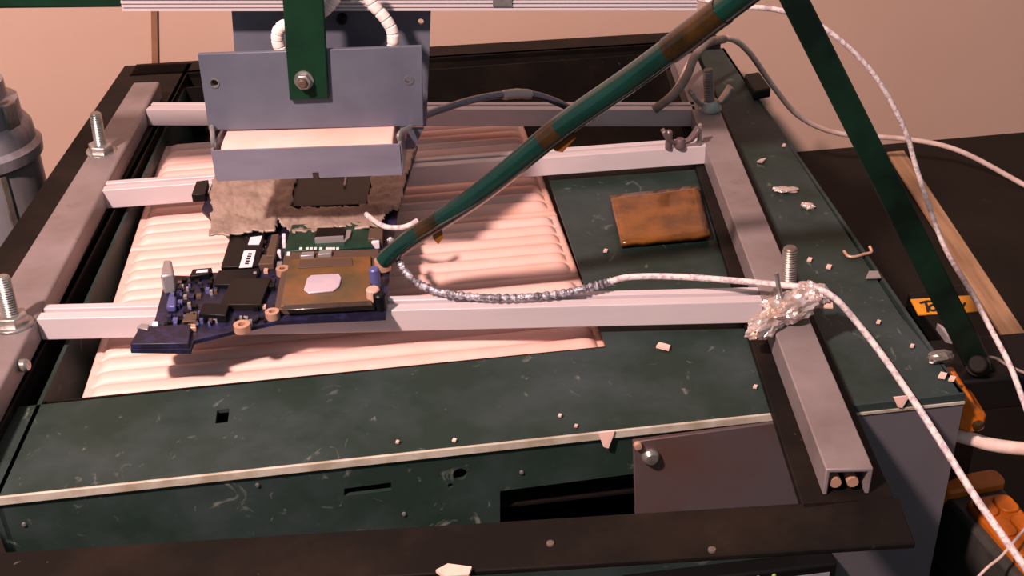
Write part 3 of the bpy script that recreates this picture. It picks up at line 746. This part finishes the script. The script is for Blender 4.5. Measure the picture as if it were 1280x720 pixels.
MB().prism([Z(1018, 378, .020), Z(1040, 374, .021), Z(1041, 386, .019), Z(1020, 385, .018)], (0, 0, .0006)).build('paper_flap', M['salmon'], fw)
MB().tube([Z(977, 378, .024), Y(970, 341, Z(977, 378, .024).y)], .0009, 8).build('pin', M['zinc'], fw)

# ------------------------------------------------------------------ scraps on the green panel
def scrap(name, label, cat, quad, h, m, group=None, z=0.0001):
    mb = MB(); pts = [Z(x, y, z + .0004 + .0006 * random.random()) for x, y in quad]
    o = mb.prism(pts, (0, 0, h)).build(name, M[m], smooth=False); return tag(o, label, cat, group)
random.seed(11)
G = 'small pale chips on the green panel'
tag(lump('foil_scrap', Z(982, 237, .0014), (.0058, .0026, .0012), rotz(-.2), 21, 'foil', None, 3), 'silver foil scrap by the outer edge of the clamp bar', 'scrap')
tag(lump('foil_scrap', Z(1010, 257, .0016), (.0030, .0022, .0014), rotz(-.5), 27, 'foil', None, 3), 'small bright foil pellet on the right green panel', 'scrap')
scrap('foil_scrap', 'thin pale foil sliver near the wing nut clamp bar', 'scrap', [(946, 203), (951, 200), (958, 199), (953, 204)], .0008, 'foil')
scrap('paper_scrap', 'grey paper flake at the outer edge of the green panel', 'scrap', [(1082, 349), (1086, 340), (1097, 340), (1101, 348)], .0006, 'greycomp')
scrap('paper_scrap', 'pale curled flake on the front green panel', 'scrap', [(820, 435), (824, 430), (838, 434), (836, 439)], .0010, 'paper')
scrap('foil_scrap', 'dull foil curl beside the black hinge block', 'scrap', [(1170, 412), (1176, 415), (1190, 430), (1182, 428)], .003, 'greycomp')
tag(lump('foil_scrap', Z(1176, 446, .0022), (.0050, .0028, .0020), rotz(.2), 33, 'steel', None, 3), 'dull crumpled foil lump near the front corner', 'scrap')
CH = ['pale chip beside the wire offcut on the green panel', 'pale chip between the clamp bar stud and the wire offcut', 'white crumb next to the amber tape plate', 'pale chip by the pale sheathed wire on the outer panel', 'tiny pale speck by the clamp bar behind the foil scraps', 'pale chip in front of the dull foil lump', 'pale chip against the rusty strip on the front panel', 'tiny pale chip near the pink tape tab on the lip', 'tiny pale chip just behind the pink tape tab', 'small pale chip on the front panel behind the square face slot', 'small pale chip on the front panel behind the round face hole', 'larger pale flake at the front corner by the hinge block', 'pale flake touching the hinge block corner']
for k, (px, py, s) in enumerate(((1036, 334, 4), (1012, 325, 3.5), (757, 314, 3), (1098, 403, 3), (980, 182, 2.5), (1140, 433, 3), (944, 484, 3), (700, 520, 2.5), (720, 533, 2.5), (497, 553, 2.5), (568, 551, 3), (1178, 470, 6), (1190, 474, 5))):
    scrap('pale_chip', CH[k], 'scrap', [(px - s, py + s * .5), (px - s * .4, py - s * .6), (px + s, py - s * .3), (px + s * .5, py + s * .7)], .0007, 'paper', G)
wire('wire_offcut', 'bent wire offcut lying on the green panel', [Z(1055, 314, .0012), Z(1060, 320, .001), Z(1068, 321, .001), Z(1079, 318, .001), Z(1089, 315, .001), Z(1087, 308, .0025)], .0007, 'pad')
scrap('paper_scrap', 'torn pink paper bit on the front iron strip', 'scrap', [(545, 716), (560, 708), (590, 712), (586, 722), (556, 724)], .0012, 'paper', None, z1)
p = Vector((.1355, .634, 0)); p = Z(941, 113, 0)
sq = MB().prism([Z(930, 104, .0), Z(948, 101, .0), Z(963, 122, .0), Z(942, 126, .0)], (0, 0, .006)).build('rubber_block', M['blackplastic'], bevel=.001)
tag(sq, 'small black rubber block on the box edge beside the wall', 'block')

# ------------------------------------------------------------------ metal column at the left
cc = Y(-8, 260, .60); rad = Y(63, 260, .60).x - cc.x
col = thing('metal_column', 'grey metal column with a stepped collar standing beside the frame', 'column', (cc.x, .60, BZ))
zc0, zc1 = Y(30, 196, .60).z, Y(30, 150, .60).z
MB().lathe([(rad * .96, BZ), (rad * .98, zc0)], (cc.x, .60, 0), up, 40).build('body', M['columnsteel'], col)
MB().lathe([(rad * .98, zc0), (rad * 1.06, zc0 + .001), (rad * 1.08, zc0 + .007), (rad * 1.0, zc0 + .010), (rad * .98, zc1 - .004), (rad * .9, zc1)], (cc.x, .60, 0), up, 40).build('collar', M['columnsteel'], col)
MB().lathe([(rad * .86, zc1 - .001), (rad * .86, zc1 + .011), (rad * .70, zc1 + .013), (rad * .70, zc1 + .022), (rad * .5, zc1 + .024)], (cc.x, .60, 0), up, 32).build('cap', M['columnsteel'], col)
MB().lathe([(rad * .42, zc1 + .022), (rad * .36, zc1 + .045), (rad * .3, zc1 + .055)], (cc.x, .60, 0), (-.25, 0, 1), 24).build('stem', M['blackplastic'], col)
for a in (-1.35, -.85):
    px_ = Vector((cc.x + rad * .97 * math.cos(a), .60 + rad * .97 * math.sin(a), (BZ + zc0) / 2))
    MB().box(px_, (.003, .004, zc0 - BZ - .002), rotz(a)).build('rib', M['steel'], col, bevel=.0006)
MB().box((cc.x + rad * .80, .60 - rad * .25, zc1 + .006), (.006, .010, .014), rotz(-.3)).build('latch', M['zinc'], col, bevel=.001)

# ------------------------------------------------------------------ instrument and clip at the right
iz = -.078
ins = thing('handheld_instrument', 'orange and dark grey handheld instrument lying beside the box', 'instrument', (.22, .38, BZ))
i0, i1 = Z(1176, 603, iz), Z(1247, 590, iz)
ix = (i1 - i0).normalized(); iy = (Z(1330, 740, iz) - i1); iy = (iy - ix * iy.dot(ix)).normalized(); iw = (i1 - i0).length
def ip(u, v, z): return i0 + ix * u * iw + iy * v + up * (z - iz)
def rr(u0, u1, v0, v1, r, z):
    out = []
    for cx, cy, a0 in ((u1 * iw - r, v1 - r, 0), (u0 * iw + r, v1 - r, 90), (u0 * iw + r, v0 + r, 180), (u1 * iw - r, v0 + r, 270)):
        for k in range(5):
            a = math.radians(a0 + 22.5 * k); out.append(i0 + ix * (cx + r * math.cos(a)) + iy * (cy + r * math.sin(a)) + up * (z - iz))
    return out
IL = .12
MB().prism(rr(0, 1, 0, IL, .006, BZ + .0002), (0, 0, iz - BZ - .004)).build('body', M['darkplastic'], ins, bevel=.002)
MB().prism(rr(-.03, 1.03, -.003, .007, .0035, iz - .008), (0, 0, .008)).build('end_cap', M['orange'], ins, bevel=.0012)
MB().prism(rr(.16, .88, .0115, IL * .85, .004, iz - .006), (0, 0, .005)).build('face_panel', M['orange'], ins, bevel=.001)
for r_ in range(4):
    for c_ in range(2):
        MB().prism(rr(.2 + c_ * .34, .5 + c_ * .34, .014 + r_ * .0125, .0245 + r_ * .0125, .003, iz - .0015), (0, 0, .0022)).build('button', M['orange'], ins, bevel=.0006)
clp = thing('orange_clip', 'orange plastic clip at the foot of the grey box corner', 'clip', Y(1215, 540, .355))
cz = -.082
MB().prism([Y(x, y, .350) for x, y in ((1194, 538), (1202, 500), (1216, 497), (1220, 508), (1235, 520), (1230, 537), (1212, 543))], (0, .022, 0)).build('body', M['orange'], clp, bevel=.0015)
MB().lathe([(.0022, -.001), (.0022, .001), (.0012, .0016)], Y(1222, 531, .350), (0, -1, 0), 12).build('pin', M['kaptondark'], clp)

for o in bpy.data.objects:
    if '_o' in o: del o['_o']
